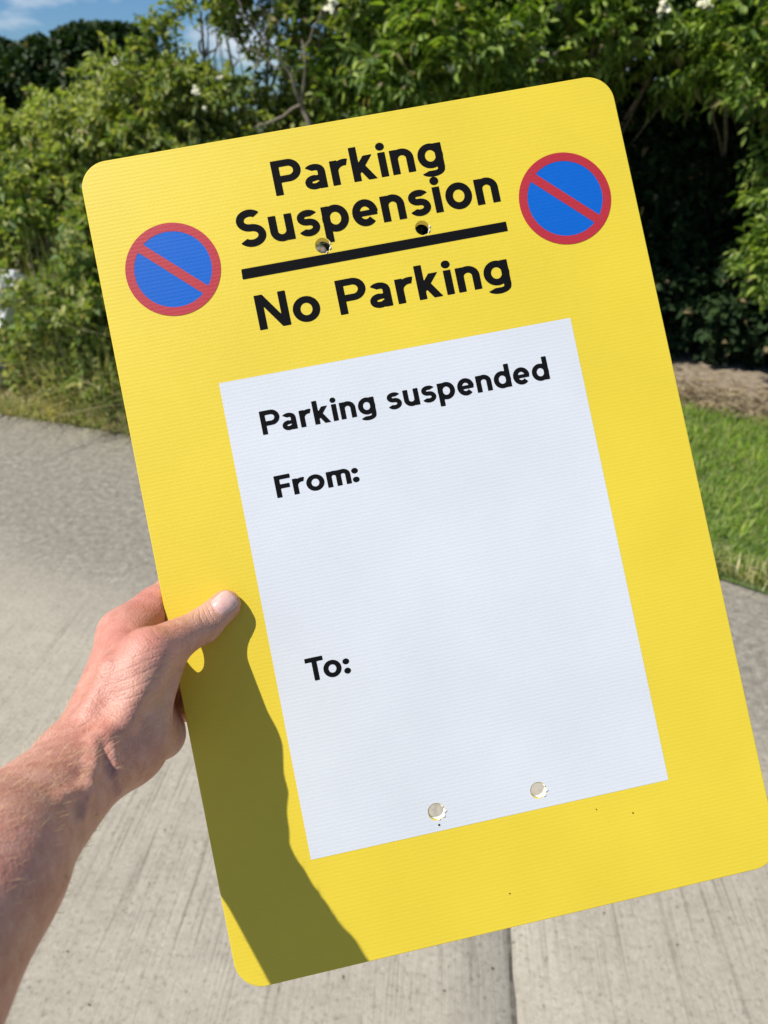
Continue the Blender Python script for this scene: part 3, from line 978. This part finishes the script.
def glyph(ch):
    """(function of points -> distance, width)"""
    w = W_; h = w / 2; xr = XH
    U = lambda *ds: np.minimum.reduce(ds)
    oy = xr / 2
    if ch == 'P':
        return (lambda P: U(seg(P, (h, 0), (h, 1), w), seg(P, (h, 1 - h), (.41, 1 - h), w), seg(P, (h, .45), (.41, .45), w),
                            arc(P, (.41, (1.45 - h) / 2), (1 - h - .45) / 2, (1 - h - .45) / 2, -90, 90, w)), .73)
    if ch == 'F':
        return (lambda P: U(seg(P, (h, 0), (h, 1), w), seg(P, (h, 1 - h), (.60, 1 - h), w), seg(P, (h, .49), (.54, .49), w)), .60)
    if ch == 'T':
        return (lambda P: U(seg(P, (.34, 0), (.34, 1), w), seg(P, (0, 1 - h), (.68, 1 - h), w)), .68)
    if ch == 'N':
        return (lambda P: U(seg(P, (h, 0), (h, 1), w), seg(P, (.78 - h, 0), (.78 - h, 1), w),
                            np.maximum(seg(P, (h - .02, 1.03), (.78 - h + .02, -.03), w * .98), np.abs(P[:, 1] - .5) - .5)), .78)
    if ch == 'S':
        r = .255
        cy1, cy2 = 1 - h - r * .85, h + r * .89
        ry1, ry2 = r * .86 + .0, r * .90
        cy1 = 1.01 - h - ry1; cy2 = -.01 + h + ry2
        m = (cy1 - ry1 + cy2 + ry2) / 2
        ry1 = (1.01 - h - m) / 2; ry2 = (m - (-.01 + h)) / 2
        cy1 = m + ry1; cy2 = m - ry2
        return (lambda P: U(arc(P, (.355, cy1), .24, ry1, 40, 270, w), arc(P, (.345, cy2), .26, ry2, -145, 90, w)), .71)
    if ch == 's':
        m = .385
        t0 = xr + .01 - h; b0 = -.01 + h
        ry1 = (t0 - m) / 2; ry2 = (m - b0) / 2
        return (lambda P: U(arc(P, (.285, m + ry1), .175, ry1, 32, 270, w * .94), arc(P, (.275, m - ry2), .19, ry2, -150, 90, w * .94)), .55)
    if ch == 'a':
        return (lambda P: U(seg(P, (.56 - h, 0), (.56 - h, .505), w),
                            arc(P, (.285, .50), .56 - h - .285, xr + .014 - h - .50, 0, 140, w * .95),
                            arc(P, (.255, .203), .255 - h, .215 - h, 82, 360, w * .92),
                            seg(P, (.252, .203 + .215 - h), (.56 - h, .203 + .215 - h), w * .78)), .57)
    if ch == 'r':
        return (lambda P: U(seg(P, (h, 0), (h, xr), w), arc(P, (.37, xr - h - .245 + .01), .37 - h, .245, 75, 180, w)), .44)
    if ch == 'k':
        return (lambda P: U(seg(P, (h, 0), (h, 1), w),
                            np.maximum(seg(P, (h, .24), (.56, .86), w * .98), P[:, 1] - xr),
                            np.maximum(seg(P, (.235, .44), (.56, -.12), w), -P[:, 1])), .60)
    if ch == 'i':
        return (lambda P: U(seg(P, (h + .01, 0), (h + .01, xr), w), dot(P, (h + .01, .885), .114)), w + .02)
    if ch in 'nu':
        a = .595
        ra = (a - w) / 2
        f = lambda P: U(seg(P, (h, 0), (h, xr), w), seg(P, (a - h, 0), (a - h, xr - h - ra + .02), w),
                        arc(P, (a / 2, xr + .01 - h - ra), ra, ra, 0, 180, w))
        if ch == 'n':
            return (f, a)
        return (lambda P: f(np.stack([a - P[:, 0], xr - P[:, 1]], 1)), a)
    if ch == 'm':
        a = .545
        ra = (a - w) / 2
        sx = a - w
        f = lambda P: U(seg(P, (h, 0), (h, xr), w), seg(P, (a - h, 0), (a - h, xr - h - ra + .02), w),
                        arc(P, (a / 2, xr + .01 - h - ra), ra, ra, 0, 180, w))
        return (lambda P: U(f(P), f(P - np.array([sx, 0]))), a + sx)
    if ch == 'o':
        return (lambda P: arc(P, (.34, oy), .34 - h, oy + .014 - h, 0, 360, w), .68)
    if ch == 'e':
        return (lambda P: U(arc(P, (.325, oy), .325 - h, oy + .014 - h, 0, 315, w), seg(P, (.12, oy - .015), (.65 - .02, oy - .015), w * .78)), .65)
    if ch in 'pd':
        f = lambda P: U(seg(P, (h, -.27), (h, xr), w), arc(P, (.325, oy), .335 - h, oy + .014 - h, 0, 360, w))
        if ch == 'p':
            return (f, .66)
        return (lambda P: U(seg(P, (.66 - h, 0), (.66 - h, 1), w), arc(P, (.335, oy), .335 - h, oy + .014 - h, 0, 360, w)), .66)
    if ch == 'g':
        return (lambda P: U(seg(P, (.65 - h, -.02), (.65 - h, xr), w), arc(P, (.33, oy + .01), .33 - h, oy + .005 - h, 0, 360, w),
                            arc(P, (.325, -.02), .325 - h, .207 - h + .02, -145, 0, w * .92)), .65)
    if ch == ':':
        return (lambda P: U(dot(P, (.13, .13), .128), dot(P, (.13, .535), .128)), .26)


SPACE = .37
TRACK = .098
KERN = {('m', ':'): -.05, ('o', ':'): -.03, ('P', 'a'): -.06, ('F', 'r'): -.05, ('T', 'o'): -.15, ('r', 'k'): .0, ('a', 'r'): .03, ('r', 'o'): -.04}


def layout(s):
    x_ = 0; out = []
    for i, ch in enumerate(s):
        if ch == ' ':
            x_ += SPACE; continue
        f, w = glyph(ch)
        x_ += KERN.get((s[i - 1], ch), 0) if i else 0
        out.append((f, x_, w))
        x_ += w + TRACK
    return out, x_ - TRACK


def field_mesh(name, fn, x0, x1, y0, y1, step):
    """mesh of the area where fn < 0 (marching squares with interpolated edges)"""
    nx = int((x1 - x0) / step) + 2; ny = int((y1 - y0) / step) + 2
    xs = x0 + np.arange(nx) * step; ys = y0 + np.arange(ny) * step
    X, Y = np.meshgrid(xs, ys, indexing='ij')
    D = fn(np.stack([X.ravel(), Y.ravel()], 1)).reshape(nx, ny)
    D = np.where(np.abs(D) < step * 1e-3, step * 1e-3, D)
    V = []; idx = {}

    def vert(key, p):
        if key not in idx:
            idx[key] = len(V); V.append(p)
        return idx[key]
    Fs = []
    ins = D < 0
    cnt = ins[:-1, :-1].astype(int) + ins[1:, :-1] + ins[1:, 1:] + ins[:-1, 1:]
    for i, j in zip(*np.nonzero(cnt)):
        cs = [(i, j), (i + 1, j), (i + 1, j + 1), (i, j + 1)]
        poly = []
        for k in range(4):
            a, b = cs[k], cs[(k + 1) % 4]
            if D[a] < 0:
                poly.append(vert(a, (xs[a[0]], ys[a[1]])))
            if (D[a] < 0) != (D[b] < 0):
                tt = D[a] / (D[a] - D[b])
                key = (min(a, b), max(a, b))
                poly.append(vert(key, (xs[a[0]] + (xs[b[0]] - xs[a[0]]) * tt, ys[a[1]] + (ys[b[1]] - ys[a[1]]) * tt)))
        if len(poly) >= 3:
            Fs.append(poly)
    return mesh_np(name, [(p[0], p[1], 0) for p in V], Fs)


def hole_cut(P):
    return np.minimum.reduce([np.linalg.norm(P - c, axis=1) - r * 1.02 for c, r in HOLES])


def text(s, p_tl, p_bl, p_right, z):
    """letters whose first capital spans the pixels p_tl..p_bl and whose end reaches p_right"""
    tl, bl, rr = px2b(*p_tl), px2b(*p_bl), px2b(*p_right)
    H = tl[1] - bl[1]
    glyphs, total = layout(s)
    x0 = (tl[0] + bl[0]) / 2
    sx = (rr[0] - x0) / total
    ybase = bl[1]

    def fn(P):
        q = np.stack([(P[:, 0] - x0) / sx, (P[:, 1] - ybase) / H], 1)
        d = np.full(len(P), 9.)
        for f, gx, w in glyphs:
            m = (q[:, 0] > gx - .1) & (q[:, 0] < gx + w + .1)
            if m.any():
                d[m] = np.minimum(d[m], f(q[m] - np.array([gx, 0])))
        return np.maximum(d * H, -hole_cut(P))
    me = field_mesh('lettering', fn, x0 - .002, rr[0] + .003, ybase - H * .36, ybase + H * 1.15, 0.00034)
    o = link('lettering', me, M_BLK, sign)
    o.location = (0, YO, z)
    print('text', s, 'H mm', H * 1000, 'sx', sx * 1000)
    return o


ZT = FZ + 0.0001
text('Parking', (269.3, 162.4), (276.9, 196.5), (439.8, 142), ZT)
text('Suspension', (233.3, 213), (240.5, 249), (500.8, 201.8), ZT + 0.00006)
text('No Parking', (253.4, 296.3), (260.5, 330.6), (506.2, 259.5), ZT)
text('Parking suspended', (257.4, 412.2), (264.6, 435), (545.4, 357.3), ZT + 0.0001)
text('From:', (272.2, 476.8), (278.7, 498), (360.3, 482), ZT + 0.0001)
text('To:', (304.4, 659), (308.3, 682), (351.5, 672), ZT + 0.0001)
# rule under the heading
q4 = [px2b(241.3, 269.7), px2b(505.7, 221.8), px2b(507.8, 231.3), px2b(242.8, 280)]


def bar_fn(P):
    d = np.full(len(P), -9.)
    c = sum(q4) / 4
    for k in range(4):
        a, b = q4[k], q4[(k + 1) % 4]
        nrm = np.array([b[1] - a[1], -(b[0] - a[0])]); nrm /= np.linalg.norm(nrm)
        if (c - a) @ nrm > 0: nrm = -nrm
        d = np.maximum(d, (P - a) @ nrm)
    return np.maximum(d, -hole_cut(P))


bx = [p[0] for p in q4]; by = [p[1] for p in q4]
o = link('divider_bar', field_mesh('divider_bar', bar_fn, min(bx) - .001, max(bx) + .001, min(by) - .001, max(by) + .001, .0005), M_BLK, sign)
o.location = (0, YO, ZT)

# no-waiting roundels
for (cpx, cpy, rpx) in ((173.4, 269.5, 47.6), (564.8, 198.7, 45.9)):
    c = px2b(cpx, cpy)
    R0 = np.linalg.norm(px2b(cpx + rpx, cpy) - c)
    ri = R0 * 0.815
    circ = lambda r, n=96: [(c[0] + r * math.cos(2 * math.pi * k / n), c[1] + r * math.sin(2 * math.pi * k / n)) for k in range(n)]
    hw = R0 * 0.098
    loops = [circ(R0)]
    for sg in (1, -1):
        # half-disc opening on either side of the bar that falls from upper left to lower right
        al = math.asin(hw / ri)
        pts = []
        for k in range(60):
            a = al + (math.pi - 2 * al) * k / 59
            x_, y_ = ri * math.cos(a), sg * ri * math.sin(a)
            th = math.radians(-43.5)
            pts.append((c[0] + x_ * math.cos(th) - y_ * math.sin(th), c[1] + x_ * math.sin(th) + y_ * math.cos(th)))
        loops.append(pts)
    ro = link('no_waiting_roundel', filled('no_waiting_roundel', loops), M_RED, sign)
    ro.location = (0, YO, FZ + .0002)
    bo = link('blue_disc', filled('blue_disc', [circ(R0 * 0.97)]), M_BLU, ro)
    bo.location = (0, 0, -0.0001)
# stray specks of ink on the sheet
for (px_, py_, r) in ((439, 824.5, 1.0), (596, 809, .55), (632.5, 812.5, .7), (509.5, 893, .65)):
    c = px2b(px_, py_); r_ = r / 1830
    V = [(c[0] + r_ * 1.2 * math.cos(k / 8 * 6.283), c[1] + r_ * math.sin(k / 8 * 6.283), 0) for k in range(8)]
    o = link('ink_speck', mesh_np('ink_speck', V, [list(range(8))]), M_BLK, sign)
    o.location = (0, YO, FZ + .0003)

# ================================================================== THE HAND AND ARM
def bdepth(px, py):
    d = np.array([(px - 384) / F, (512 - py) / F, -1.0])
    return (bc @ bn) / (d @ bn)


def J(px, py, h):
    """joint: on the sight line of a photo pixel, h millimetres nearer than the board (camera axes, mm)"""
    dep = bdepth(px, py) * 1000 - h
    return np.array([(px - 384) / F, (512 - py) / F, -1.0]) * dep


def rcone(P, a, b, r1, r2):
    """tapered capsule distance"""
    ba = b - a; l2 = ba @ ba; rr = r1 - r2; a2 = l2 - rr * rr; il2 = 1 / l2
    pa = P - a; y_ = pa @ ba; z_ = y_ - l2
    x2 = ((pa * l2 - y_[:, None] * ba) ** 2).sum(1)
    y2 = y_ * y_ * l2; z2 = z_ * z_ * l2
    k = np.sign(rr) * rr * rr * x2
    d = (np.sqrt(x2 * a2 * il2) + y_ * rr) * il2 - r1
    m1 = np.sign(z_) * a2 * z2 > k
    m2 = (np.sign(y_) * a2 * y2 < k) & ~m1
    d = np.where(m1, np.sqrt(x2 + z2) * il2 - r2, d)
    d = np.where(m2, np.sqrt(x2 + y2) * il2 - r1, d)
    return d


def smin(a, b, k):
    h_ = np.maximum(k - np.abs(a - b), 0) / k
    return np.minimum(a, b) - h_ * h_ * k * 0.25


W0 = J(60.7, 763.5, 68.9)        # wrist, thumb side
W1 = J(124.5, 744.8, 42.7)       # wrist, little-finger side
FA = np.array([(-19.6 - 384) / F, (512 - 874.7) / F, -1.0]) * 263.3      # forearm as it leaves the frame
EL = W0 + (FA - W0) / np.linalg.norm(FA - W0) * 205 + np.array([-12., -22, 0])
TH_CMC, TH_MCP, TH_IP, TH_TIP = J(117.9, 711.8, 53.4), J(147.1, 654.2, 44.6), J(202.8, 625.7, 8.6), J(225.5, 605.1, 4.6)
MC = [J(124.5, 634.5, 10), J(132.9, 650.9, -8.8), None, J(162.3, 705.2, -33.8)]
MC[2] = (MC[1] + MC[3]) / 2
FING = []
for m, p, d_, t_, r_ in ((0, (174.5, 591), (208, 586), (238, 582), 9.4), (1, (190, 632), (232, 622), (262, 618), 9.4),
                        (2, (205, 668), (244, 660), (270, 657), 9.0), (3, (218, 706), (248, 702), (268, 700), 8.0)):
    hb = -(5.5 + r_)
    FING.append((MC[m], J(*p, hb - 8), J(*d_, hb - 4), J(*t_, hb), r_))


def hand_sdf(P, detail=True):
    # forearm: radius and ulna sides
    off = W1 - W0
    f2 = FA - off * 0.07
    d = rcone(P, W0, FA, 12.4, 23.7)
    d = smin(d, rcone(P, FA, EL, 23.7, 32.7), 10)
    d = smin(d, rcone(P, W1, f2, 13.3, 22.7), 14)
    d = smin(d, rcone(P, f2, EL + off * .5, 22.7, 31.7), 14)
    # metacarpals and the heel of the palm
    pm = rcone(P, W0 * .8 + W1 * .2, MC[0], 11.1, 11.9)
    pm = smin(pm, rcone(P, W0 * .5 + W1 * .5, MC[1], 18, 11.5), 8)
    pm = smin(pm, rcone(P, W1, MC[2], 17, 11), 8)
    pm = smin(pm, rcone(P, W1, MC[3], 16, 10.5), 8)
    pm = smin(pm, rcone(P, W1 + (MC[3] - W1) * .1, J(160.8, 735, -6), 16.4, 13.3), 9)
    d = smin(d, pm, 14)
    # thumb and its ball
    tb = rcone(P, TH_CMC, TH_MCP, 12.6, 11.8)
    tb = smin(tb, rcone(P, TH_MCP, TH_IP, 11.6, 8.8), 5)
    tb = smin(tb, rcone(P, TH_IP, TH_TIP, 8.8, 8.2), 4)
    tb = smin(tb, rcone(P, J(138.8, 728, 42.5), J(160.2, 666.6, 23.6), 12.2, 11.5), 9)
    d = smin(d, tb, 9)
    d = smin(d, rcone(P, TH_CMC * .45 + TH_MCP * .55, MC[0], 10.5, 9), 10)          # web between thumb and index
    d = smin(d, rcone(P, MC[0], MC[0] * .4 + FING[0][1] * .6, 11, 10.5), 8)
    # fingers behind the board
    for a, b, c, t_, r_ in FING:
        f = rcone(P, a, b, r_ * 1.2, r_ * 1.08)
        f = smin(f, rcone(P, b, c, r_ * 1.06, r_ * .96), 3)
        f = smin(f, rcone(P, c, t_, r_ * .95, r_ * .84), 3)
        d = smin(d, f, 5)
    if detail:
        for a, b, ra, rb, k in VEINS:
            d = smin(d, rcone(P, a, b, ra, rb), k)
    # the board itself keeps the skin outside it
    w = (P - bc * 1000) @ bn
    uu = (P - bc * 1000) @ bu
    slab_ = np.maximum(np.abs(w + 1.9) - 2.7, -(uu + 150.5))
    d = np.maximum(d, -slab_)
    return d


VEINS = []
print('HAND', [round(float(np.linalg.norm(a - b))) for a, b in ((W0, W1), (W0, MC[0]), (W1, MC[3]), (MC[0], MC[3]), (TH_CMC, TH_MCP), (TH_MCP, TH_IP), (TH_IP, TH_TIP))], [[round(float(np.linalg.norm(f[i] - f[i + 1]))) for i in range(3)] for f in FING])


def hit(px, py, detail=False):
    r = np.array([(px - 384) / F, (512 - py) / F, -1.0]); L = np.linalg.norm(r); r = r / L
    tt = 150.
    for _ in range(160):
        dd = hand_sdf((r * tt)[None], detail)[0]
        tt += dd * 0.8
        if dd < 0.02: break
    return r * tt


def vein(pts, r, k, sink):
    ps = [hit(*p) for p in pts]
    ps = [p + p / np.linalg.norm(p) * sink for p in ps]
    return [(a, b, r, r, k) for a, b in zip(ps[:-1], ps[1:])]


VV = []
VV += vein([(92, 742), (104, 737), (110, 752), (113, 772), (117, 790)], 2.6, 3, 0.5)
VV += vein([(94, 744), (92, 765), (86, 790), (80, 815)], 2.4, 3.5, 0.9)
VV += vein([(104, 737), (122, 722), (140, 690)], 3.0, 7, 1.8)       # thumb tendon
VV += vein([(60, 800), (86, 790)], 1.8, 5, 1.0)
VV += vein([(88, 712), (108, 668), (118, 640)], 2.6, 8, 2.0)
VEINS = VV


def surface_nets(sdf, lo, hi, step):
    n = np.ceil((hi - lo) / step).astype(int) + 1
    ax = [lo[i] + np.arange(n[i]) * step for i in range(3)]
    D = np.empty(n, np.float32)
    for i in range(0, n[0]):
        Y, Z = np.meshgrid(ax[1], ax[2], indexing='ij')
        P = np.stack([np.full(Y.size, ax[0][i]), Y.ravel(), Z.ravel()], 1)
        D[i] = sdf(P).reshape(n[1], n[2])
    ins = D < 0
    c = [(0, 0, 0), (1, 0, 0), (0, 1, 0), (1, 1, 0), (0, 0, 1), (1, 0, 1), (0, 1, 1), (1, 1, 1)]
    sl = lambda A, o: A[o[0]:A.shape[0] - 1 + o[0], o[1]:A.shape[1] - 1 + o[1], o[2]:A.shape[2] - 1 + o[2]]
    cnt = sum(sl(ins, o).astype(np.int8) for o in c)
    act = (cnt > 0) & (cnt < 8)
    vid = -np.ones(act.shape, np.int64)
    I = np.argwhere(act)
    vid[act] = np.arange(len(I))
    acc = np.zeros((len(I), 3)); num = np.zeros(len(I))
    for a in range(8):
        for b in range(a + 1, 8):
            df = [c[b][k] - c[a][k] for k in range(3)]
            if sum(abs(x_) for x_ in df) != 1: continue
            da = D[I[:, 0] + c[a][0], I[:, 1] + c[a][1], I[:, 2] + c[a][2]].astype(float)
            db = D[I[:, 0] + c[b][0], I[:, 1] + c[b][1], I[:, 2] + c[b][2]].astype(float)
            m = (da < 0) != (db < 0)
            tt = np.where(m, da / np.where(m, da - db, 1), 0)
            p = np.array(c[a])[None] + tt[:, None] * np.array(df)[None]
            acc[m] += p[m]; num[m] += 1
    V = lo + (I + acc / num[:, None]) * step
    Fs = []
    for k in range(3):
        e = [0, 0, 0]; e[k] = 1
        A = ins[:ins.shape[0] - e[0], :ins.shape[1] - e[1], :ins.shape[2] - e[2]]
        B = ins[e[0]:, e[1]:, e[2]:]
        u_, v_ = (k + 1) % 3, (k + 2) % 3
        for flip, M in ((False, A & ~B), (True, ~A & B)):
            Q = np.argwhere(M)
            Q = Q[(Q[:, u_] > 0) & (Q[:, v_] > 0) & (Q[:, u_] < act.shape[u_]) & (Q[:, v_] < act.shape[v_])]
            def g(du, dv):
                q = Q.copy(); q[:, u_] += du; q[:, v_] += dv
                return vid[q[:, 0], q[:, 1], q[:, 2]]
            f = np.stack([g(-1, -1), g(0, -1), g(0, 0), g(-1, 0)], 1)
            Fs.append(f[:, ::-1] if flip else f)
    return V, np.concatenate(Fs)


allp = np.array([W0, W1, FA, EL, TH_TIP] + MC + [q for f in FING for q in f[1:4]])
lo = allp.min(0) - 46; hi = allp.max(0) + 46
lo = np.maximum(lo, allp.min(0) - 44)
lo[2] = min(m[2] for m in MC + [f[1] for f in FING]) - 24; hi[0] = allp.max(0)[0] + 16; hi[1] = allp.max(0)[1] + 18
V, Fq = surface_nets(hand_sdf, lo, hi, 1.25)
print('hand verts', len(V))
# a little smoothing
E_ = np.concatenate([Fq[:, [0, 1]], Fq[:, [1, 2]], Fq[:, [2, 3]], Fq[:, [3, 0]]])
for _ in range(2):
    s = np.zeros_like(V); n_ = np.zeros(len(V))
    np.add.at(s, E_[:, 0], V[E_[:, 1]]); np.add.at(n_, E_[:, 0], 1)
    np.add.at(s, E_[:, 1], V[E_[:, 0]]); np.add.at(n_, E_[:, 1], 1)
    V = V * .5 + .5 * s / n_[:, None]

# skin; object space = camera axes in metres with the origin at the wrist
def O(px, py):
    return tuple((hit(px, py, True) - W0) / 1000)


t = NT('skin')
v = t.coords()
mott = t.noise(v, 130, 6, 0.72)
blot = t.noise(v, 28, 4, 0.5)
pores = t.n('TexVoronoi'); pores.inputs['Scale'].default_value = 900; t.l(v, pores.inputs['Vector'])
pore2 = t.noise(v, 420, 4, 0.6)
col = t.ramp(mott, [(0.30, (0.38, 0.16, 0.105)), (0.5, (0.54, 0.28, 0.195)), (0.70, (0.66, 0.40, 0.30))])
col = t.mix(t.math('MULTIPLY', blot, 0.55), col, (0.60, 0.225, 0.18))
fre = t.n('TexVoronoi'); fre.inputs['Scale'].default_value = 190; t.l(v, fre.inputs['Vector'])
fm = t.ramp(fre.outputs['Distance'], [(0.10, (1, 1, 1)), (0.26, (0, 0, 0))])
fm2 = t.math('MULTIPLY', fm, t.math('GREATER_THAN', t.noise(v, 60, 2), 0.55))
col = t.mix(t.math('MULTIPLY', fm2, 0.6), col, (0.30, 0.12, 0.06))
for (p, r_, s_, f_) in (((118, 632), .016, .014, .55), ((158, 640), .014, .014, .6), ((120, 690), .02, .02, .35), ((148, 600), .012, .01, .5)):
    col = t.mix(t.math('MULTIPLY', t.sphere_mask(v, O(*p), r_, s_), f_), col, (0.56, 0.185, 0.145))
# thumb top paler
col = t.mix(t.math('MULTIPLY', t.sphere_mask(v, O(210, 612), .012, .010), .5), col, (0.60, 0.36, 0.25))
col = t.mix(t.math('MULTIPLY', t.sphere_mask(v, O(160, 690), .020, .012), .45), col, (0.56, 0.36, 0.26))
va = t.n('Attribute'); va.attribute_name = 'vein'
col = t.mix(t.math('MULTIPLY', va.outputs['Fac'], 0.35), col, (0.33, 0.19, 0.185))
t.l(col, t.b.inputs['Base Color'])
t.b.inputs['Roughness'].default_value = 0.5
t.b.inputs['Subsurface Weight'].default_value = 0.12
t.b.inputs['Subsurface Radius'].default_value = (1.0, 0.35, 0.2)
t.b.inputs['Subsurface Scale'].default_value = 0.004
# wrinkles: across the ball of the thumb, over the thumb joint, at the wrist
h = t.math('ADD', t.math('MULTIPLY', pores.outputs['Distance'], 0.45), t.math('MULTIPLY', pore2, 0.75))


def wr(px, py, radius, soft, ang, scale, amp, h, dist=2.5):
    mpn = t.n('Mapping'); mpn.inputs['Rotation'].default_value = (0, 0, math.radians(ang))
    t.l(v, mpn.inputs['Vector'])
    w = t.n('TexWave'); w.wave_type = 'BANDS'; w.bands_direction = 'Y'
    w.inputs['Scale'].default_value = scale; w.inputs['Distortion'].default_value = dist
    w.inputs['Detail'].default_value = 3; w.inputs['Detail Scale'].default_value = 30 / scale * 2
    t.l(mpn.outputs[0], w.inputs['Vector'])
    rr = t.ramp(w.outputs['Fac'], [(0.0, (0, 0, 0)), (0.35, (1, 1, 1)), (1, (1, 1, 1))])
    return t.math('ADD', h, t.math('MULTIPLY', t.math('MULTIPLY', rr, t.sphere_mask(v, O(px, py), radius, soft)), amp))


h = wr(160, 690, .020, .008, -20, 80, 0.38, h)
h = wr(206, 616, .009, .004, 55, 150, 0.5, h, 3.5)
h = wr(120, 770, .018, .010, -55, 100, 0.35, h)
h = wr(170, 640, .012, .006, 40, 120, 0.4, h)
t.l(t.bump(h, 0.55, 0.0007), t.b.inputs['Normal'])
M_SKIN = t.m

Vm = (V - W0) / 1000
me = mesh_np('person', Vm, Fq, True)
dv_ = np.full(len(V), 99.)
for a_, b_, ra_, rb_, k_ in VEINS[:8]:
    dv_ = np.minimum(dv_, rcone(V, a_, b_, 0.01, 0.0101))
at_ = me.attributes.new('vein', 'FLOAT', 'POINT')
at_.data.foreach_set('value', np.clip(1.25 - dv_ / 3.2, 0, 1).astype(np.float32))
arm = link('person', me, M_SKIN)
arm.location = c2w(W0 / 1000)
arm.rotation_euler = Matrix(CAMM.tolist()).to_euler()
tag(arm, 'bare left forearm and hand gripping the yellow board by its left edge, thumb in front', 'person')

# thumb nail: a curved plate lying on the thumb tip
tc_ = hit(223.5, 602.5)
axis = (TH_TIP - TH_IP) / np.linalg.norm(TH_TIP - TH_IP)
nor = tc_ - (TH_IP + axis * ((tc_ - TH_IP) @ axis)); nor /= np.linalg.norm(nor)
nor = nor - axis * (nor @ axis); nor /= np.linalg.norm(nor)
side = np.cross(axis, nor)
gu, gv = 17, 21
NV, NF = [], []
for i in range(gu):
    for j in range(gv):
        a = (i / (gu - 1) * 2 - 1); b = (j / (gv - 1) * 2 - 1)
        # squarish superellipse outline
        rr = max(abs(a), abs(b)); ang = math.atan2(b, a)
        sq = (abs(math.cos(ang)) ** 4 + abs(math.sin(ang)) ** 4) ** (-1 / 4)
        x_, y_ = rr * sq * math.cos(ang), rr * sq * math.sin(ang)
        p0 = tc_ + side * x_ * 5.6 + axis * (y_ * 6.1 + 0.3)
        # drop onto the skin along -nor
        q = p0 + nor * 8
        for _ in range(60):
            dd = hand_sdf(q[None])[0]
            if dd < 0.02: break
            q = q - nor * dd * 0.8
        lift = 0.55 * (1 - rr ** 4) + 0.02 - (0.25 if rr > .99 else 0) + (0.35 * max(0, y_) ** 4)
        NV.append((q + nor * lift - W0) / 1000)
for i in range(gu - 1):
    for j in range(gv - 1):
        a = i * gv + j
        NF.append([a, a + gv, a + gv + 1, a + 1])
t = NT('thumb_nail')
v = t.coords()
t.l(t.ramp(t.noise(v, 260, 3), [(0.3, (0.60, 0.345, 0.30)), (0.7, (0.71, 0.47, 0.415))]), t.b.inputs['Base Color'])
t.b.inputs['Roughness'].default_value = 0.22
t.l(t.bump(t.noise(v, 500, 3), 0.3, 0.0003), t.b.inputs['Normal'])
link('fingernail', mesh_np('fingernail', NV, np.array(NF), True), t.m, arm)

# fine golden hairs on the forearm
nrm = np.zeros_like(V)
V2 = (np.array([list(v_.co) for v_ in arm.data.vertices])) * 1000 + W0
fn_ = np.zeros((len(V2), 3))
me_ = arm.data
nn = np.empty(len(me_.vertices) * 3, np.float32); me_.vertices.foreach_get('normal', nn); nn = nn.reshape(-1, 3)
ax_ = (FA - W0) / np.linalg.norm(FA - W0)
along = (V2 - W0) @ ax_
pick = np.nonzero((along > -28) & (along < 150) & (nn[:, 1] > -0.45))[0]
pick = rng.choice(pick, 900, replace=False)
hp = V2[pick]; hn = nn[pick].astype(float)
hd = unit(hn * 0.45 + ax_ * -0.9 * 0 + unit(np.cross(hn, ax_)) * rng.normal(0.4, .35, (900, 1)) - ax_ * 0.75)
hl = rng.uniform(4, 9, (900, 1))
hs = unit(np.cross(hd, hn)) * 0.075
HV = np.stack([hp - hs, hp + hs, hp + hd * hl * .55 + hs * .7, hp + hd * hl * .55 - hs * .7, hp + hd * hl - hn * hl * .12], 1).reshape(-1, 3)
HF = []
for i in range(900):
    k = i * 5
    HF += [[k, k + 1, k + 2, k + 3], [k + 3, k + 2, k + 4]]
ho = link('arm_hair', mesh_np('arm_hair', (HV - W0) / 1000, HF), plain('golden_hair', (0.62, 0.42, 0.22, 1), 0.35), arm)
ho['kind'] = 'stuff'
